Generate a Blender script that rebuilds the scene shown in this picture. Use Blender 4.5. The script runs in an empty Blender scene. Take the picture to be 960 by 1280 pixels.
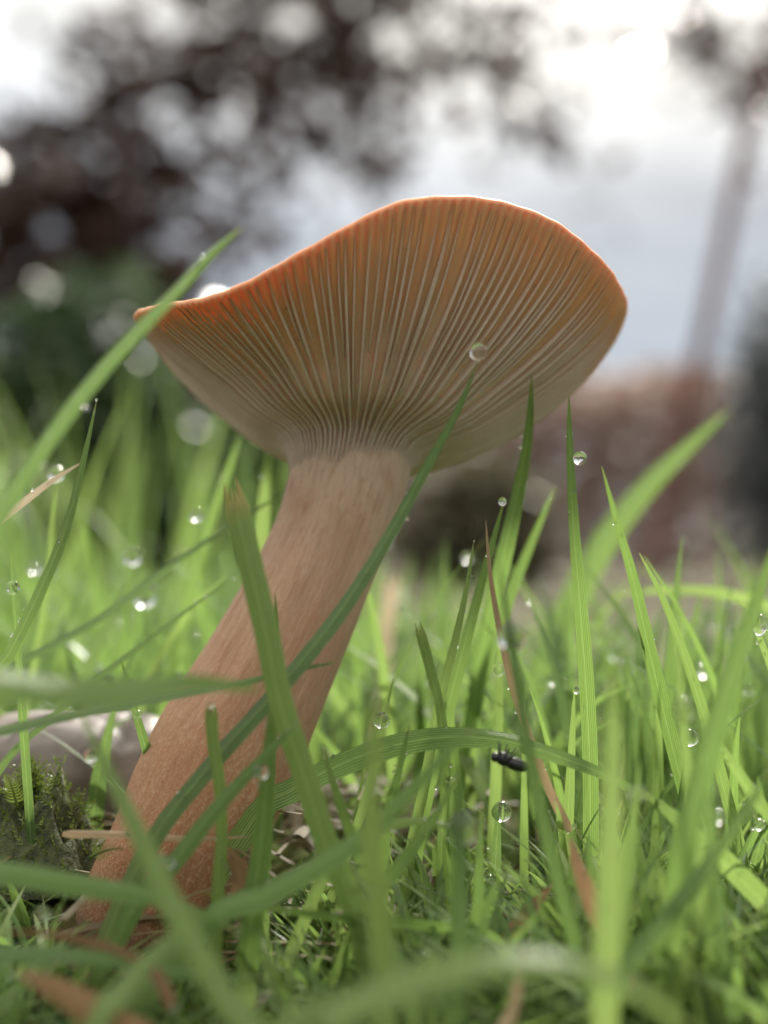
import bpy, math, random
import numpy as np
from mathutils import Vector, noise

# ------------------------------------------------------------------ camera, sky, sun, exposure
scene = bpy.context.scene
F, D, CZ, PT = 1700.0, 0.19, 0.043, math.radians(2.0)     # lens in photo pixels, camera distance, height, upward pitch
cam_data = bpy.data.cameras.new('camera')
cam = bpy.data.objects.new('camera', cam_data)
scene.collection.objects.link(cam)
scene.camera = cam
cam.location = (0, -D, CZ)
cam.rotation_euler = (math.radians(90) + PT, 0, 0)
cam_data.sensor_width = 36.0
cam_data.lens = F / 1280.0 * 36.0
cam_data.clip_start = 0.005
cam_data.clip_end = 400.0
cam_data.dof.use_dof = True
cam_data.dof.focus_distance = 0.177
cam_data.dof.aperture_fstop = 8.8
cam_data.dof.aperture_blades = 0

SUN_AZ, SUN_EL = math.radians(14.0), math.radians(40.0)    # behind the mushroom, a little to the right
sun_dir = Vector((math.sin(SUN_AZ) * math.cos(SUN_EL), math.cos(SUN_AZ) * math.cos(SUN_EL), math.sin(SUN_EL)))

world = bpy.data.worlds.new('World')
scene.world = world
world.use_nodes = True
wn, wl = world.node_tree.nodes, world.node_tree.links
wn.clear()
def wnode(t, **k):
    n = wn.new(t)
    for a, b in k.items(): setattr(n, a, b)
    return n
def wmath(op, a, b=None, c=None):
    n = wnode('ShaderNodeMath', operation=op)
    for i, v in enumerate((a, b, c)):
        if v is None: continue
        if isinstance(v, (int, float)): n.inputs[i].default_value = v
        else: wl.new(v, n.inputs[i])
    return n.outputs[0]
w_out = wnode('ShaderNodeOutputWorld')
w_bg = wnode('ShaderNodeBackground')
w_bg.inputs['Strength'].default_value = 0.1
w_sky = wnode('ShaderNodeTexSky', sky_type='NISHITA', sun_disc=False)
w_sky.sun_elevation = SUN_EL
w_sky.sun_rotation = SUN_AZ
w_tc = wnode('ShaderNodeTexCoord')
w_sep = wnode('ShaderNodeSeparateXYZ')
wl.new(w_tc.outputs['Generated'], w_sep.inputs[0])
elev = wmath('MAXIMUM', w_sep.outputs['Z'], 0.0)
# overcast luminance rises towards the zenith; thin cloud is brighter near the veiled sun
deck = wnode('ShaderNodeMapRange', interpolation_type='SMOOTHSTEP')      # the bright cloud deck above the grey-blue horizon
wl.new(elev, deck.inputs['Value'])
for k_, v_ in zip(('From Min', 'From Max', 'To Min', 'To Max'), (0.20, 0.52, 0.48, 2.2)): deck.inputs[k_].default_value = v_
lum = wmath('MULTIPLY_ADD', elev, 0.9, deck.outputs[0])
dot = wnode('ShaderNodeVectorMath', operation='DOT_PRODUCT')
wl.new(w_tc.outputs['Generated'], dot.inputs[0])
dot.inputs[1].default_value = sun_dir
halo = wmath('POWER', wmath('MAXIMUM', dot.outputs['Value'], 0.0), 14.0)
w_map = wnode('ShaderNodeMapping')
w_map.inputs['Scale'].default_value = (1.6, 1.6, 5.0)
wl.new(w_tc.outputs['Generated'], w_map.inputs[0])
w_noise = wnode('ShaderNodeTexNoise')
w_noise.inputs['Scale'].default_value = 2.2
w_noise.inputs['Detail'].default_value = 5.0
wl.new(w_map.outputs[0], w_noise.inputs['Vector'])
cl = wmath('MULTIPLY_ADD', w_noise.outputs['Fac'], 1.5, 0.25)
lum2 = wmath('MULTIPLY', wmath('MULTIPLY_ADD', halo, 0.8, lum), cl)
tone = wnode('ShaderNodeMapRange')
wl.new(wmath('MULTIPLY_ADD', halo, 0.25, elev), tone.inputs['Value'])
tone.inputs['From Min'].default_value = 0.10
tone.inputs['From Max'].default_value = 0.42
w_tint = wnode('ShaderNodeMix', data_type='RGBA')
wl.new(tone.outputs[0], w_tint.inputs['Factor'])
w_tint.inputs['A'].default_value = (0.70, 0.81, 1.0, 1)
w_tint.inputs['B'].default_value = (1.0, 0.965, 0.87, 1)
w_cloud = wnode('ShaderNodeVectorMath', operation='SCALE')
wl.new(w_tint.outputs['Result'], w_cloud.inputs[0])
wl.new(wmath('MULTIPLY', lum2, 3.8), w_cloud.inputs['Scale'])
w_mix = wnode('ShaderNodeMix', data_type='RGBA')
w_mix.inputs['Factor'].default_value = 0.88
wl.new(w_sky.outputs[0], w_mix.inputs['A'])
wl.new(w_cloud.outputs[0], w_mix.inputs['B'])
wl.new(w_mix.outputs['Result'], w_bg.inputs['Color'])
wl.new(w_bg.outputs[0], w_out.inputs['Surface'])

sun_data = bpy.data.lights.new('sun', 'SUN')
sun_data.energy = 5.0
sun_data.angle = math.radians(10.0)
sun_data.color = (1.0, 0.95, 0.86)
sun = bpy.data.objects.new('sun', sun_data)
scene.collection.objects.link(sun)
sun.rotation_euler = (-sun_dir).to_track_quat('-Z', 'Y').to_euler()

vs = scene.view_settings
vs.view_transform = 'Standard'
vs.look = 'None'
vs.exposure = 0.95
vs.gamma = 1.0
vs.use_curve_mapping = False
scene.cycles.use_denoising = True
scene.cycles.max_bounces = 10
scene.cycles.transmission_bounces = 8
scene.cycles.transparent_max_bounces = 8
scene.cycles.sample_clamp_indirect = 40.0

# ------------------------------------------------------------------ helpers
rng = np.random.default_rng(11)
random.seed(4)
C = scene.collection

def P(px, py, y):
    """point at world depth y seen at photo pixel (px, py)"""
    u, v = (px - 480) / F, (640 - py) / F
    dy = math.cos(PT) - v * math.sin(PT)
    dz = math.sin(PT) + v * math.cos(PT)
    k = (y + D) / dy
    return np.array([u * k, y, CZ + dz * k])

def tag(o, label=None, cat=None, group=None, kind=None):
    if label: o['label'] = label
    if cat: o['category'] = cat
    if group: o['group'] = group
    if kind: o['kind'] = kind
    return o

def empty(name, loc):
    o = bpy.data.objects.new(name, None)
    o.empty_display_size = 0.01
    C.objects.link(o)
    o.location = loc
    return o

def mesh_obj(name, V, Q, mat, parent=None, uv=None, attrs=None, smooth=True, tris=None, origin=None):
    """one mesh object; V (n,3) world coordinates, Q (m,4) quads, tris (k,3)"""
    V = np.asarray(V, dtype=np.float64)
    if parent is not None and origin is None:
        origin = np.array(parent.location) if parent.parent is None else np.zeros(3)
    if origin is None: origin = np.zeros(3)
    Vl = V - np.asarray(origin)
    me = bpy.data.meshes.new(name)
    Q = np.zeros((0, 4), int) if Q is None else np.asarray(Q, int)
    T = np.zeros((0, 3), int) if tris is None else np.asarray(tris, int)
    nq, nt = len(Q), len(T)
    me.vertices.add(len(V))
    me.vertices.foreach_set('co', Vl.astype(np.float32).ravel())
    loops = np.concatenate([Q.ravel(), T.ravel()]).astype(np.int32)
    me.loops.add(len(loops))
    me.loops.foreach_set('vertex_index', loops)
    me.polygons.add(nq + nt)
    starts = np.concatenate([np.arange(nq) * 4, nq * 4 + np.arange(nt) * 3]).astype(np.int32)
    me.polygons.foreach_set('loop_start', starts)
    me.polygons.foreach_set('use_smooth', np.full(nq + nt, smooth))
    me.update(calc_edges=True)
    if uv is not None:
        l = me.uv_layers.new(name='UVMap')
        l.data.foreach_set('uv', np.asarray(uv, np.float32)[loops].ravel())
    for k, a in (attrs or {}).items():
        at = me.attributes.new(k, 'FLOAT', 'POINT')
        at.data.foreach_set('value', np.asarray(a, np.float32))
    me.validate()
    me.materials.append(mat)
    o = bpy.data.objects.new(name, me)
    C.objects.link(o)
    if parent is not None: o.parent = parent
    else: o.location = origin
    return o

def grid_quads(nu, nv, wrap_u=False):
    """vertex (i,j) = j*nu+i; i around, j along"""
    i = np.arange(nu if wrap_u else nu - 1)
    j = np.arange(nv - 1)
    I, J = np.meshgrid(i, j)
    I, J = I.ravel(), J.ravel()
    I2 = (I + 1) % nu
    return np.stack([J * nu + I, J * nu + I2, (J + 1) * nu + I2, (J + 1) * nu + I], 1)

def spline(pts, n):
    """Catmull-Rom through pts (any dimension) sampled n times"""
    pts = np.asarray(pts, float)
    if len(pts) == 2:
        t = np.linspace(0, 1, n)[:, None]
        return pts[0] * (1 - t) + pts[1] * t
    p = np.vstack([2 * pts[0] - pts[1], pts, 2 * pts[-1] - pts[-2]])
    out = []
    for t in np.linspace(0, len(pts) - 1 - 1e-9, n):
        k = int(t); f = t - k
        a, b, c, d = p[k], p[k + 1], p[k + 2], p[k + 3]
        out.append(0.5 * (2 * b + (c - a) * f + (2 * a - 5 * b + 4 * c - d) * f * f + (3 * b - a - 3 * c + d) * f ** 3))
    return np.array(out)

def norm(v): return v / np.maximum(np.linalg.norm(v, axis=-1, keepdims=True), 1e-12)

def tube(pts, rad, nu=10):
    """tapered closed tube along pts"""
    pts = np.asarray(pts, float); n = len(pts)
    tan = norm(np.gradient(pts, axis=0))
    ref = np.array([0.31, 0.9, 0.13])
    a = norm(np.cross(tan, ref)); b = np.cross(tan, a)
    th = np.linspace(0, 2 * math.pi, nu, endpoint=False)
    rad = np.broadcast_to(np.asarray(rad, float), (n,))
    V = pts[:, None] + rad[:, None, None] * (np.cos(th)[None, :, None] * a[:, None] + np.sin(th)[None, :, None] * b[:, None])
    V = np.vstack([V.reshape(-1, 3), pts[0], pts[-1]])
    Q = grid_quads(nu, n, True)
    i = np.arange(nu); i2 = (i + 1) % nu
    T = np.vstack([np.stack([np.full(nu, n * nu), i2, i], 1), np.stack([np.full(nu, n * nu + 1), (n - 1) * nu + i, (n - 1) * nu + i2], 1)])
    return V, Q, T

def join(parts):
    V, Q, T, o = [], [], [], 0
    for v, q, t in parts:
        V.append(v); Q.append(np.asarray(q) + o)
        if t is not None: T.append(np.asarray(t) + o)
        o += len(v)
    return np.vstack(V), np.vstack(Q), (np.vstack(T) if T else None)

def ellipsoid(c, r, nu=20, nv=12, rot=None):
    th = np.linspace(0, 2 * math.pi, nu, endpoint=False)
    ph = np.linspace(0, math.pi, nv)[1:-1]
    V = np.stack([np.outer(np.sin(ph), np.cos(th)), np.outer(np.sin(ph), np.sin(th)), np.outer(np.cos(ph), np.ones(nu))], -1).reshape(-1, 3)
    V = np.vstack([V, [0, 0, 1], [0, 0, -1]])
    n = nv - 2
    Q = grid_quads(nu, n, True)[:, ::-1]
    i = np.arange(nu); i2 = (i + 1) % nu
    T = np.vstack([np.stack([np.full(nu, n * nu), i, i2], 1), np.stack([np.full(nu, n * nu + 1), (n - 1) * nu + i2, (n - 1) * nu + i], 1)])
    V = V * np.asarray(r)
    if rot is not None: V = V @ np.asarray(rot).T
    return V + np.asarray(c), Q, T

# ------------------------------------------------------------------ materials
class Mat:
    def __init__(s, name):
        s.m = bpy.data.materials.new(name); s.m.use_nodes = True
        s.n, s.l = s.m.node_tree.nodes, s.m.node_tree.links
        s.n.clear()
        s.out = s.n.new('ShaderNodeOutputMaterial')
    def node(s, t, ins=None, **k):
        n = s.n.new(t)
        for a, b in k.items(): setattr(n, a, b)
        for a, b in (ins or {}).items(): s.set(n.inputs[a], b)
        return n
    def set(s, sock, v):
        if hasattr(v, 'is_output'): s.l.new(v, sock)
        else:
            if isinstance(v, tuple) and len(v) == 3 and sock.type == 'RGBA': v = (*v, 1)
            sock.default_value = v
    def math(s, op, a, b=0.0, c=0.0, clamp=False):
        n = s.n.new('ShaderNodeMath'); n.operation = op; n.use_clamp = clamp
        for i, v in enumerate((a, b, c)): s.set(n.inputs[i], v)
        return n.outputs[0]
    def noise(s, vec, scale, detail=3.0, rough=0.55, out='Fac'):
        n = s.node('ShaderNodeTexNoise', {'Scale': scale, 'Detail': detail, 'Roughness': rough})
        if vec is not None: s.l.new(vec, n.inputs['Vector'])
        return n.outputs[out]
    def mix(s, f, a, b, blend='MIX'):
        n = s.node('ShaderNodeMix', data_type='RGBA', blend_type=blend)
        s.set(n.inputs['Factor'], f); s.set(n.inputs['A'], a); s.set(n.inputs['B'], b)
        return n.outputs['Result']
    def ramp(s, f, stops):
        n = s.n.new('ShaderNodeValToRGB'); s.l.new(f, n.inputs[0])
        e = n.color_ramp.elements
        while len(e) < len(stops): e.new(0.5)
        for k, (p, c) in zip(e, stops):
            k.position = p; k.color = (*c, 1) if len(c) == 3 else c
        return n.outputs[0]
    def rng(s, f, a, b, c=0.0, d=1.0, smooth=False):
        n = s.node('ShaderNodeMapRange')
        if smooth: n.interpolation_type = 'SMOOTHSTEP'
        s.set(n.inputs['Value'], f)
        for k, v in zip(('From Min', 'From Max', 'To Min', 'To Max'), (a, b, c, d)): s.set(n.inputs[k], v)
        return n.outputs[0]
    def bump(s, h, strength, dist):
        return s.node('ShaderNodeBump', {'Height': h, 'Strength': strength, 'Distance': dist}).outputs[0]
    def uv(s):
        u = s.n.new('ShaderNodeUVMap')
        sp = s.node('ShaderNodeSeparateXYZ', {0: u.outputs[0]})
        return u.outputs[0], sp.outputs[0], sp.outputs[1]
    def attr(s, name): return s.node('ShaderNodeAttribute', attribute_name=name).outputs['Fac']
    def obj(s): return s.n.new('ShaderNodeTexCoord').outputs['Object']
    def scale(s, vec, v):
        return s.node('ShaderNodeMapping', {'Vector': vec, 'Scale': v}).outputs[0]
    def bsdf(s, **k):
        return s.node('ShaderNodeBsdfPrincipled', {a.replace('_', ' '): b for a, b in k.items()})
    def done(s, sh): s.l.new(sh, s.out.inputs['Surface']); return s.m

def mat_grass(name, dark, mid, light, trans=0.45, dry=(0.42, 0.30, 0.12)):
    m = Mat(name)
    uv, u, v = m.uv()
    tint = m.attr('tint')
    base = m.ramp(tint, [(0.0, dark), (0.5, mid), (1.0, light)])
    blot = m.noise(m.scale(uv, (1.5, 9.0, 1.0)), 3.0, 3.0)
    base = m.mix(m.rng(blot, 0.3, 0.75, 0.0, 0.35), base, light)
    # parallel veins: fine ridges along the blade, pale midrib
    saw = m.math('SINE', m.math('MULTIPLY', u, 2 * math.pi * 9))
    vein = m.rng(saw, -1.0, 1.0, 0.58, 1.18)
    vein = m.math('MULTIPLY', vein, m.rng(m.noise(m.scale(uv, (40.0, 1.0, 1.0)), 1.0, 2.0), 0.3, 0.7, 0.86, 1.1))
    base = m.mix(1.0, base, m.node('ShaderNodeCombineXYZ', {0: vein, 1: vein, 2: vein}).outputs[0], 'MULTIPLY')
    rib = m.rng(m.math('ABSOLUTE', m.math('SUBTRACT', u, 0.5)), 0.0, 0.07, 0.55, 0.0)
    base = m.mix(rib, base, (0.30, 0.44, 0.14))
    sp = m.noise(m.scale(uv, (5.0, 26.0, 1.0)), 2.0, 2.0)
    base = m.mix(m.rng(m.math('ADD', sp, m.math('MULTIPLY', tint, 0.06)), 0.70, 0.76, 0.0, 0.75), base, (0.34, 0.27, 0.11))
    tip = m.math('MULTIPLY', m.rng(v, 0.93, 1.0, 0.0, 1.0), m.attr('tipdry'))
    base = m.mix(tip, base, dry)
    base = m.mix(m.rng(v, 0.0, 0.16, 0.45, 0.0), base, (0.34, 0.36, 0.14))
    bmp = m.bump(saw, 0.5, 0.00012)
    p = m.bsdf(Base_Color=base, Roughness=0.36, Specular_IOR_Level=0.5, Normal=bmp)
    tcol = m.mix(0.3, base, (0.48, 0.72, 0.15), 'MIX')
    t = m.node('ShaderNodeBsdfTranslucent', {'Color': tcol, 'Normal': bmp})
    mx = m.node('ShaderNodeMixShader', {0: trans, 1: p.outputs[0], 2: t.outputs[0]})
    return m.done(mx.outputs[0])

def mat_dry(name, a, b, trans=0.25):
    m = Mat(name)
    uv, u, v = m.uv()
    n = m.noise(m.scale(uv, (18.0, 2.5, 1.0)), 1.3, 4.0)
    col = m.mix(m.rng(n, 0.32, 0.68), a, b)
    col = m.mix(m.math('MULTIPLY', m.attr('tint'), 0.6), col, tuple(x * 0.45 for x in a))
    bmp = m.bump(m.math('SINE', m.math('MULTIPLY', u, 44.0)), 0.5, 0.0001)
    p = m.bsdf(Base_Color=col, Roughness=0.6, Normal=bmp)
    t = m.node('ShaderNodeBsdfTranslucent', {'Color': col})
    return m.done(m.node('ShaderNodeMixShader', {0: trans, 1: p.outputs[0], 2: t.outputs[0]}).outputs[0])

M = {}
M['grass'] = mat_grass('grass_blade_green', (0.05, 0.12, 0.045), (0.125, 0.235, 0.05), (0.275, 0.38, 0.115))
M['dry'] = mat_dry('dry_straw', (0.30, 0.19, 0.10), (0.46, 0.34, 0.19))
M['thatch'] = mat_dry('old_thatch', (0.12, 0.085, 0.035), (0.24, 0.18, 0.075))
M['cream'] = mat_dry('cream_straw', (0.50, 0.38, 0.24), (0.66, 0.55, 0.38))
M['rust'] = mat_dry('rusty_dead_leaf', (0.27, 0.14, 0.06), (0.40, 0.25, 0.13), 0.3)

def mat_stem():
    m = Mat('mushroom_stem_flesh')
    uv, u, v = m.uv()
    fib = m.noise(m.scale(uv, (170.0, 95.0, 1.0)), 1.0, 6.0, 0.75)
    fib2 = m.noise(m.scale(uv, (70.0, 22.0, 1.0)), 1.0, 4.0)
    blotch = m.noise(m.scale(uv, (7.0, 7.0, 1.0)), 1.0, 5.0)
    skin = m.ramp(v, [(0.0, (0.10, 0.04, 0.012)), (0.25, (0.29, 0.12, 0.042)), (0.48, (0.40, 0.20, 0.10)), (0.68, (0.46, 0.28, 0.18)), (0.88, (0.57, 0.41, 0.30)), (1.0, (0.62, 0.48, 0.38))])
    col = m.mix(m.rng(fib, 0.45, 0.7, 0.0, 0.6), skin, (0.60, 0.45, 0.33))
    col = m.mix(m.rng(fib2, 0.5, 0.72, 0.0, 0.4), col, (0.26, 0.115, 0.06))
    long_ = m.noise(m.scale(uv, (34.0, 2.2, 1.0)), 1.0, 4.0)
    col = m.mix(m.rng(long_, 0.5, 0.75, 0.0, 0.22), col, (0.30, 0.14, 0.07))
    col = m.mix(m.rng(blotch, 0.48, 0.7, 0.0, 0.45), col, (0.36, 0.155, 0.085))
    pit = m.node('ShaderNodeTexVoronoi', {'Vector': m.scale(uv, (20.0, 24.0, 1.0)), 'Scale': 1.0})
    cellr = m.node('ShaderNodeSeparateXYZ', {0: pit.outputs['Color']}).outputs[0]
    spot = m.math('MULTIPLY', m.rng(pit.outputs['Distance'], 0.05, 0.13, 1.0, 0.0), m.rng(cellr, 0.9, 0.92))
    col = m.mix(m.math('MULTIPLY', spot, 0.8), col, (0.10, 0.04, 0.02))
    h = m.math('ADD', m.math('MULTIPLY', fib, 0.7), m.math('ADD', m.math('MULTIPLY', fib2, 0.6), m.math('MULTIPLY', long_, 0.9)))
    h = m.math('SUBTRACT', h, m.math('MULTIPLY', spot, 0.8))
    p = m.bsdf(Base_Color=col, Roughness=0.72, Specular_IOR_Level=0.25, Normal=m.bump(h, 0.85, 0.0006),
               Subsurface_Weight=0.35, Subsurface_Radius=(1.0, 0.42, 0.22), Subsurface_Scale=0.0016, Sheen_Weight=0.08, Sheen_Roughness=0.5)
    return m.done(p.outputs[0])
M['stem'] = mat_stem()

def mat_cap():
    m = Mat('mushroom_cap_flesh')
    uv, u, v = m.uv()                      # v = 0 at the stem, 1 at the margin
    mott = m.noise(m.scale(uv, (26.0, 5.0, 1.0)), 1.0, 4.0)
    fine = m.noise(m.scale(uv, (190.0, 6.0, 1.0)), 1.0, 3.0)
    col = m.ramp(v, [(0.0, (0.76, 0.60, 0.52)), (0.40, (0.82, 0.63, 0.55)), (0.70, (0.66, 0.38, 0.24)), (0.93, (0.54, 0.27, 0.12)), (1.0, (0.47, 0.29, 0.16))])
    col = m.mix(m.rng(mott, 0.4, 0.72, 0.0, 0.35), col, (0.55, 0.30, 0.14))
    col = m.mix(m.rng(fine, 0.5, 0.75, 0.0, 0.35), col, (0.66, 0.38, 0.16))
    vor = m.node('ShaderNodeTexVoronoi', {'Vector': m.scale(uv, (55.0, 13.0, 1.0)), 'Scale': 1.0})
    cr = m.node('ShaderNodeSeparateXYZ', {0: vor.outputs['Color']}).outputs[0]
    spot = m.math('MULTIPLY', m.rng(vor.outputs['Distance'], 0.05, 0.14, 1.0, 0.0), m.rng(cr, 0.93, 0.95))
    col = m.mix(m.math('MULTIPLY', spot, 0.75), col, (0.12, 0.04, 0.02))
    p = m.bsdf(Base_Color=col, Roughness=0.55, Specular_IOR_Level=0.35, Normal=m.bump(m.math('ADD', fine, mott), 0.5, 0.0004),
               Subsurface_Weight=1.0, Subsurface_Radius=(1.0, 0.48, 0.28), Subsurface_Scale=0.0021)
    return m.done(p.outputs[0])
M['cap'] = mat_cap()

def mat_gill():
    m = Mat('mushroom_gill_flesh')
    uv, u, v = m.uv()                      # u = 0 at the root of the gill, 1 at its edge; v along
    tint = m.attr('tint')
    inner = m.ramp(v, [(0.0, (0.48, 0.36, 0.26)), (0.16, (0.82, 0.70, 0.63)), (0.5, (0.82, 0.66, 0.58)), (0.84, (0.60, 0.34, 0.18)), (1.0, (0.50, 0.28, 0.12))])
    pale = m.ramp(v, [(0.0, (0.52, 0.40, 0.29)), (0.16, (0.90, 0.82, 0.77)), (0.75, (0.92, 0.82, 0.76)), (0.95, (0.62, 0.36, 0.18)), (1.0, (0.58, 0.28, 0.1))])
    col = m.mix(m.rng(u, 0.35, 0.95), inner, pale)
    n = m.noise(m.scale(uv, (3.0, 40.0, 1.0)), 1.0, 3.0)
    col = m.mix(m.rng(n, 0.4, 0.8, 0.0, 0.3), col, (0.60, 0.45, 0.30))
    col = m.mix(m.math('MULTIPLY', tint, 0.25), col, (0.55, 0.40, 0.28))
    p = m.bsdf(Base_Color=col, Roughness=0.6, Specular_IOR_Level=0.3)
    t = m.node('ShaderNodeBsdfTranslucent', {'Color': m.mix(0.35, col, (0.82, 0.52, 0.34))})
    return m.done(m.node('ShaderNodeMixShader', {0: 0.38, 1: p.outputs[0], 2: t.outputs[0]}).outputs[0])
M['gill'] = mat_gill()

def mat_water():
    m = Mat('dew_water')
    p = m.bsdf(Base_Color=(1.0, 1.0, 1.0), Roughness=0.0, IOR=1.333, Transmission_Weight=1.0)
    return m.done(p.outputs[0])
M['water'] = mat_water()

def mat_ground():
    m = Mat('lawn_soil')
    co = m.obj()
    n1 = m.noise(co, 60.0, 6.0, 0.65)
    n2 = m.noise(co, 420.0, 4.0, 0.6)
    soil = m.mix(m.rng(n1, 0.35, 0.65), (0.035, 0.024, 0.014), (0.085, 0.06, 0.03))
    moss = m.mix(m.rng(n2, 0.35, 0.65), (0.04, 0.07, 0.015), (0.10, 0.14, 0.03))
    near = m.mix(m.rng(m.noise(co, 25.0, 4.0), 0.42, 0.6), soil, moss)
    far = m.mix(m.rng(m.noise(co, 5.0, 6.0), 0.35, 0.65), (0.045, 0.048, 0.025), (0.095, 0.07, 0.05))
    dist = m.node('ShaderNodeVectorMath', {0: co}, operation='LENGTH').outputs['Value']
    col = m.mix(m.rng(dist, 0.12, 0.5), near, far)
    p = m.bsdf(Base_Color=col, Roughness=0.95, Specular_IOR_Level=0.08, Normal=m.bump(m.math('ADD', n1, m.math('MULTIPLY', n2, 0.4)), 0.8, 0.002))
    return m.done(p.outputs[0])
M['ground'] = mat_ground()

def mat_leaf(name, a, b, trans=0.25, rough=0.45):
    m = Mat(name)
    col = m.mix(m.attr('tint'), a, b)
    n = m.noise(m.obj(), 14.0, 3.0)
    col = m.mix(m.rng(n, 0.35, 0.7, 0.0, 0.5), col, tuple(x * 0.6 for x in a))
    p = m.bsdf(Base_Color=col, Roughness=rough)
    t = m.node('ShaderNodeBsdfTranslucent', {'Color': col})
    return m.done(m.node('ShaderNodeMixShader', {0: trans, 1: p.outputs[0], 2: t.outputs[0]}).outputs[0])
M['purple_leaf'] = mat_leaf('dark_purple_leaf', (0.05, 0.026, 0.021), (0.115, 0.066, 0.05), 0.12, 0.13)
M['green_leaf'] = mat_leaf('dark_green_leaf', (0.03, 0.065, 0.022), (0.075, 0.12, 0.04), 0.25)
M['russet_leaf'] = mat_leaf('russet_hedge_leaf', (0.30, 0.20, 0.16), (0.48, 0.36, 0.30), 0.3)
M['olive_leaf'] = mat_leaf('olive_leaf', (0.09, 0.09, 0.045), (0.20, 0.165, 0.10), 0.25)
M['conifer'] = mat_leaf('blue_green_needle', (0.06, 0.075, 0.08), (0.14, 0.16, 0.16), 0.15)

def mat_bark(name, a, b):
    m = Mat(name)
    co = m.obj()
    n = m.noise(m.scale(co, (18.0, 18.0, 4.0)), 2.0, 5.0)
    col = m.mix(m.rng(n, 0.35, 0.65), a, b)
    return m.done(m.bsdf(Base_Color=col, Roughness=0.8, Normal=m.bump(n, 0.7, 0.01)).outputs[0])
M['bark'] = mat_bark('dark_bark', (0.03, 0.022, 0.02), (0.08, 0.06, 0.05))
M['red_bark'] = mat_bark('reddish_bark', (0.08, 0.026, 0.02), (0.15, 0.055, 0.04))

def mat_moss():
    m = Mat('moss_green')
    n = m.noise(m.obj(), 700.0, 4.0)
    col = m.mix(m.rng(n, 0.35, 0.65), (0.02, 0.026, 0.008), (0.07, 0.08, 0.022))
    return m.done(m.bsdf(Base_Color=col, Roughness=0.8, Normal=m.bump(n, 1.0, 0.001)).outputs[0])
M['moss'] = mat_moss()
M['moss_shoot'] = mat_leaf('moss_shoot', (0.10, 0.15, 0.02), (0.22, 0.28, 0.05), 0.4)

def mat_stone():
    m = Mat('pale_stone')
    co = m.obj()
    n = m.noise(co, 160.0, 6.0)
    col = m.mix(m.rng(n, 0.35, 0.65), (0.11, 0.09, 0.078), (0.21, 0.17, 0.15))
    return m.done(m.bsdf(Base_Color=col, Roughness=0.55, Normal=m.bump(n, 0.6, 0.001)).outputs[0])
M['stone'] = mat_stone()

def mat_fly(name, col, rough, trans=0.0):
    m = Mat(name)
    n = m.noise(m.obj(), 3000.0, 3.0)
    c = m.mix(n, tuple(x * 0.5 for x in col), col)
    return m.done(m.bsdf(Base_Color=c, Roughness=rough, Alpha=1.0 - trans).outputs[0])
M['fly'] = mat_fly('fly_black', (0.012, 0.013, 0.014), 0.35)
M['wing'] = mat_fly('fly_wing', (0.05, 0.05, 0.055), 0.25, 0.35)

# ------------------------------------------------------------------ ground
def sstep(a, b, x):
    q = np.clip((x - a) / (b - a), 0, 1); return q * q * (3 - 2 * q)
def slope(x, y):
    lead = 0.022 * sstep(-.03, .02, x)                     # the fall starts farther back on the right
    return -0.013 * sstep(-0.002 + lead, -0.036 + lead * .6, y) - 0.012 * sstep(-.04, -.09, y)
def ground_h(x, y):
    return float(slope(x, y)) + 0.0025 * noise.noise(Vector((x * 40, y * 40, 0.3))) + 0.0012 * noise.noise(Vector((x * 130, y * 130, 7)))
gx = np.concatenate([-np.geomspace(120, 0.16, 26), np.linspace(-0.15, 0.15, 90), np.geomspace(0.16, 120, 26)])
gy = np.concatenate([[-60, -10, -2, -0.6, -0.3], np.linspace(-0.2, 0.25, 130), np.geomspace(0.27, 260, 40)])
GX, GY = np.meshgrid(gx, gy)
gz = np.array([ground_h(a, b) if abs(a) < 1 and abs(b) < 1 else 0.0 for a, b in zip(GX.ravel(), GY.ravel())])
o = mesh_obj('ground', np.stack([GX.ravel(), GY.ravel(), gz], 1), grid_quads(len(gx), len(gy)), M['ground'])
tag(o, 'mossy brown lawn soil stretching back under the grass', kind='structure')

# ------------------------------------------------------------------ mushroom
stem_axis_px = [(446, 545, .0065), (432, 610, .0055), (406, 690, .004), (335, 840, 0.0), (276, 955, -.003), (238, 1040, -.006), (208, 1105, -.008), (186, 1160, -.010), (172, 1200, -.011)]
stem_r = [8.3, 8.35, 8.2, 8.9, 10.0, 10.1, 9.9, 9.4, 8.5]
TOP = P(441, 568, .006)
mushroom = empty('mushroom', P(206, 1105, -.008))
tag(mushroom, 'orange-brown mushroom with upturned gilled cap on a leaning pinkish stem', 'mushroom')

ax = spline([P(*q) for q in stem_axis_px][::-1], 150)
sr = spline([[r] for r in stem_r[::-1]], 150)[:, 0] / 1000
nu = 160
tan = norm(np.gradient(ax, axis=0))
A = norm(np.cross(tan, np.array([0, 1.0, 0]))); B = np.cross(tan, A)
th = np.linspace(0, 2 * math.pi, nu, endpoint=False)
V = np.zeros((150, nu, 3))
for j in range(150):
    for i in range(nu):
        n_ = noise.noise(Vector((math.cos(th[i]) * 2.2, math.sin(th[i]) * 2.2, j * 0.03))) * 0.0007
        n_ += noise.noise(Vector((math.cos(th[i]) * 9, math.sin(th[i]) * 9, j * 0.05))) * 0.00016
        V[j, i] = ax[j] + (sr[j] + n_) * (math.cos(th[i]) * A[j] + math.sin(th[i]) * B[j])
# seam column so the UV map does not fold
V = np.concatenate([V, V[:, :1]], 1)
uu = np.tile(np.linspace(0, 1, nu + 1), 150); vv = np.repeat(np.linspace(0, 1, 150), nu + 1)
mesh_obj('stem', V.reshape(-1, 3), grid_quads(nu + 1, 150), M['stem'], mushroom, uv=np.stack([uu, vv], 1))

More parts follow.
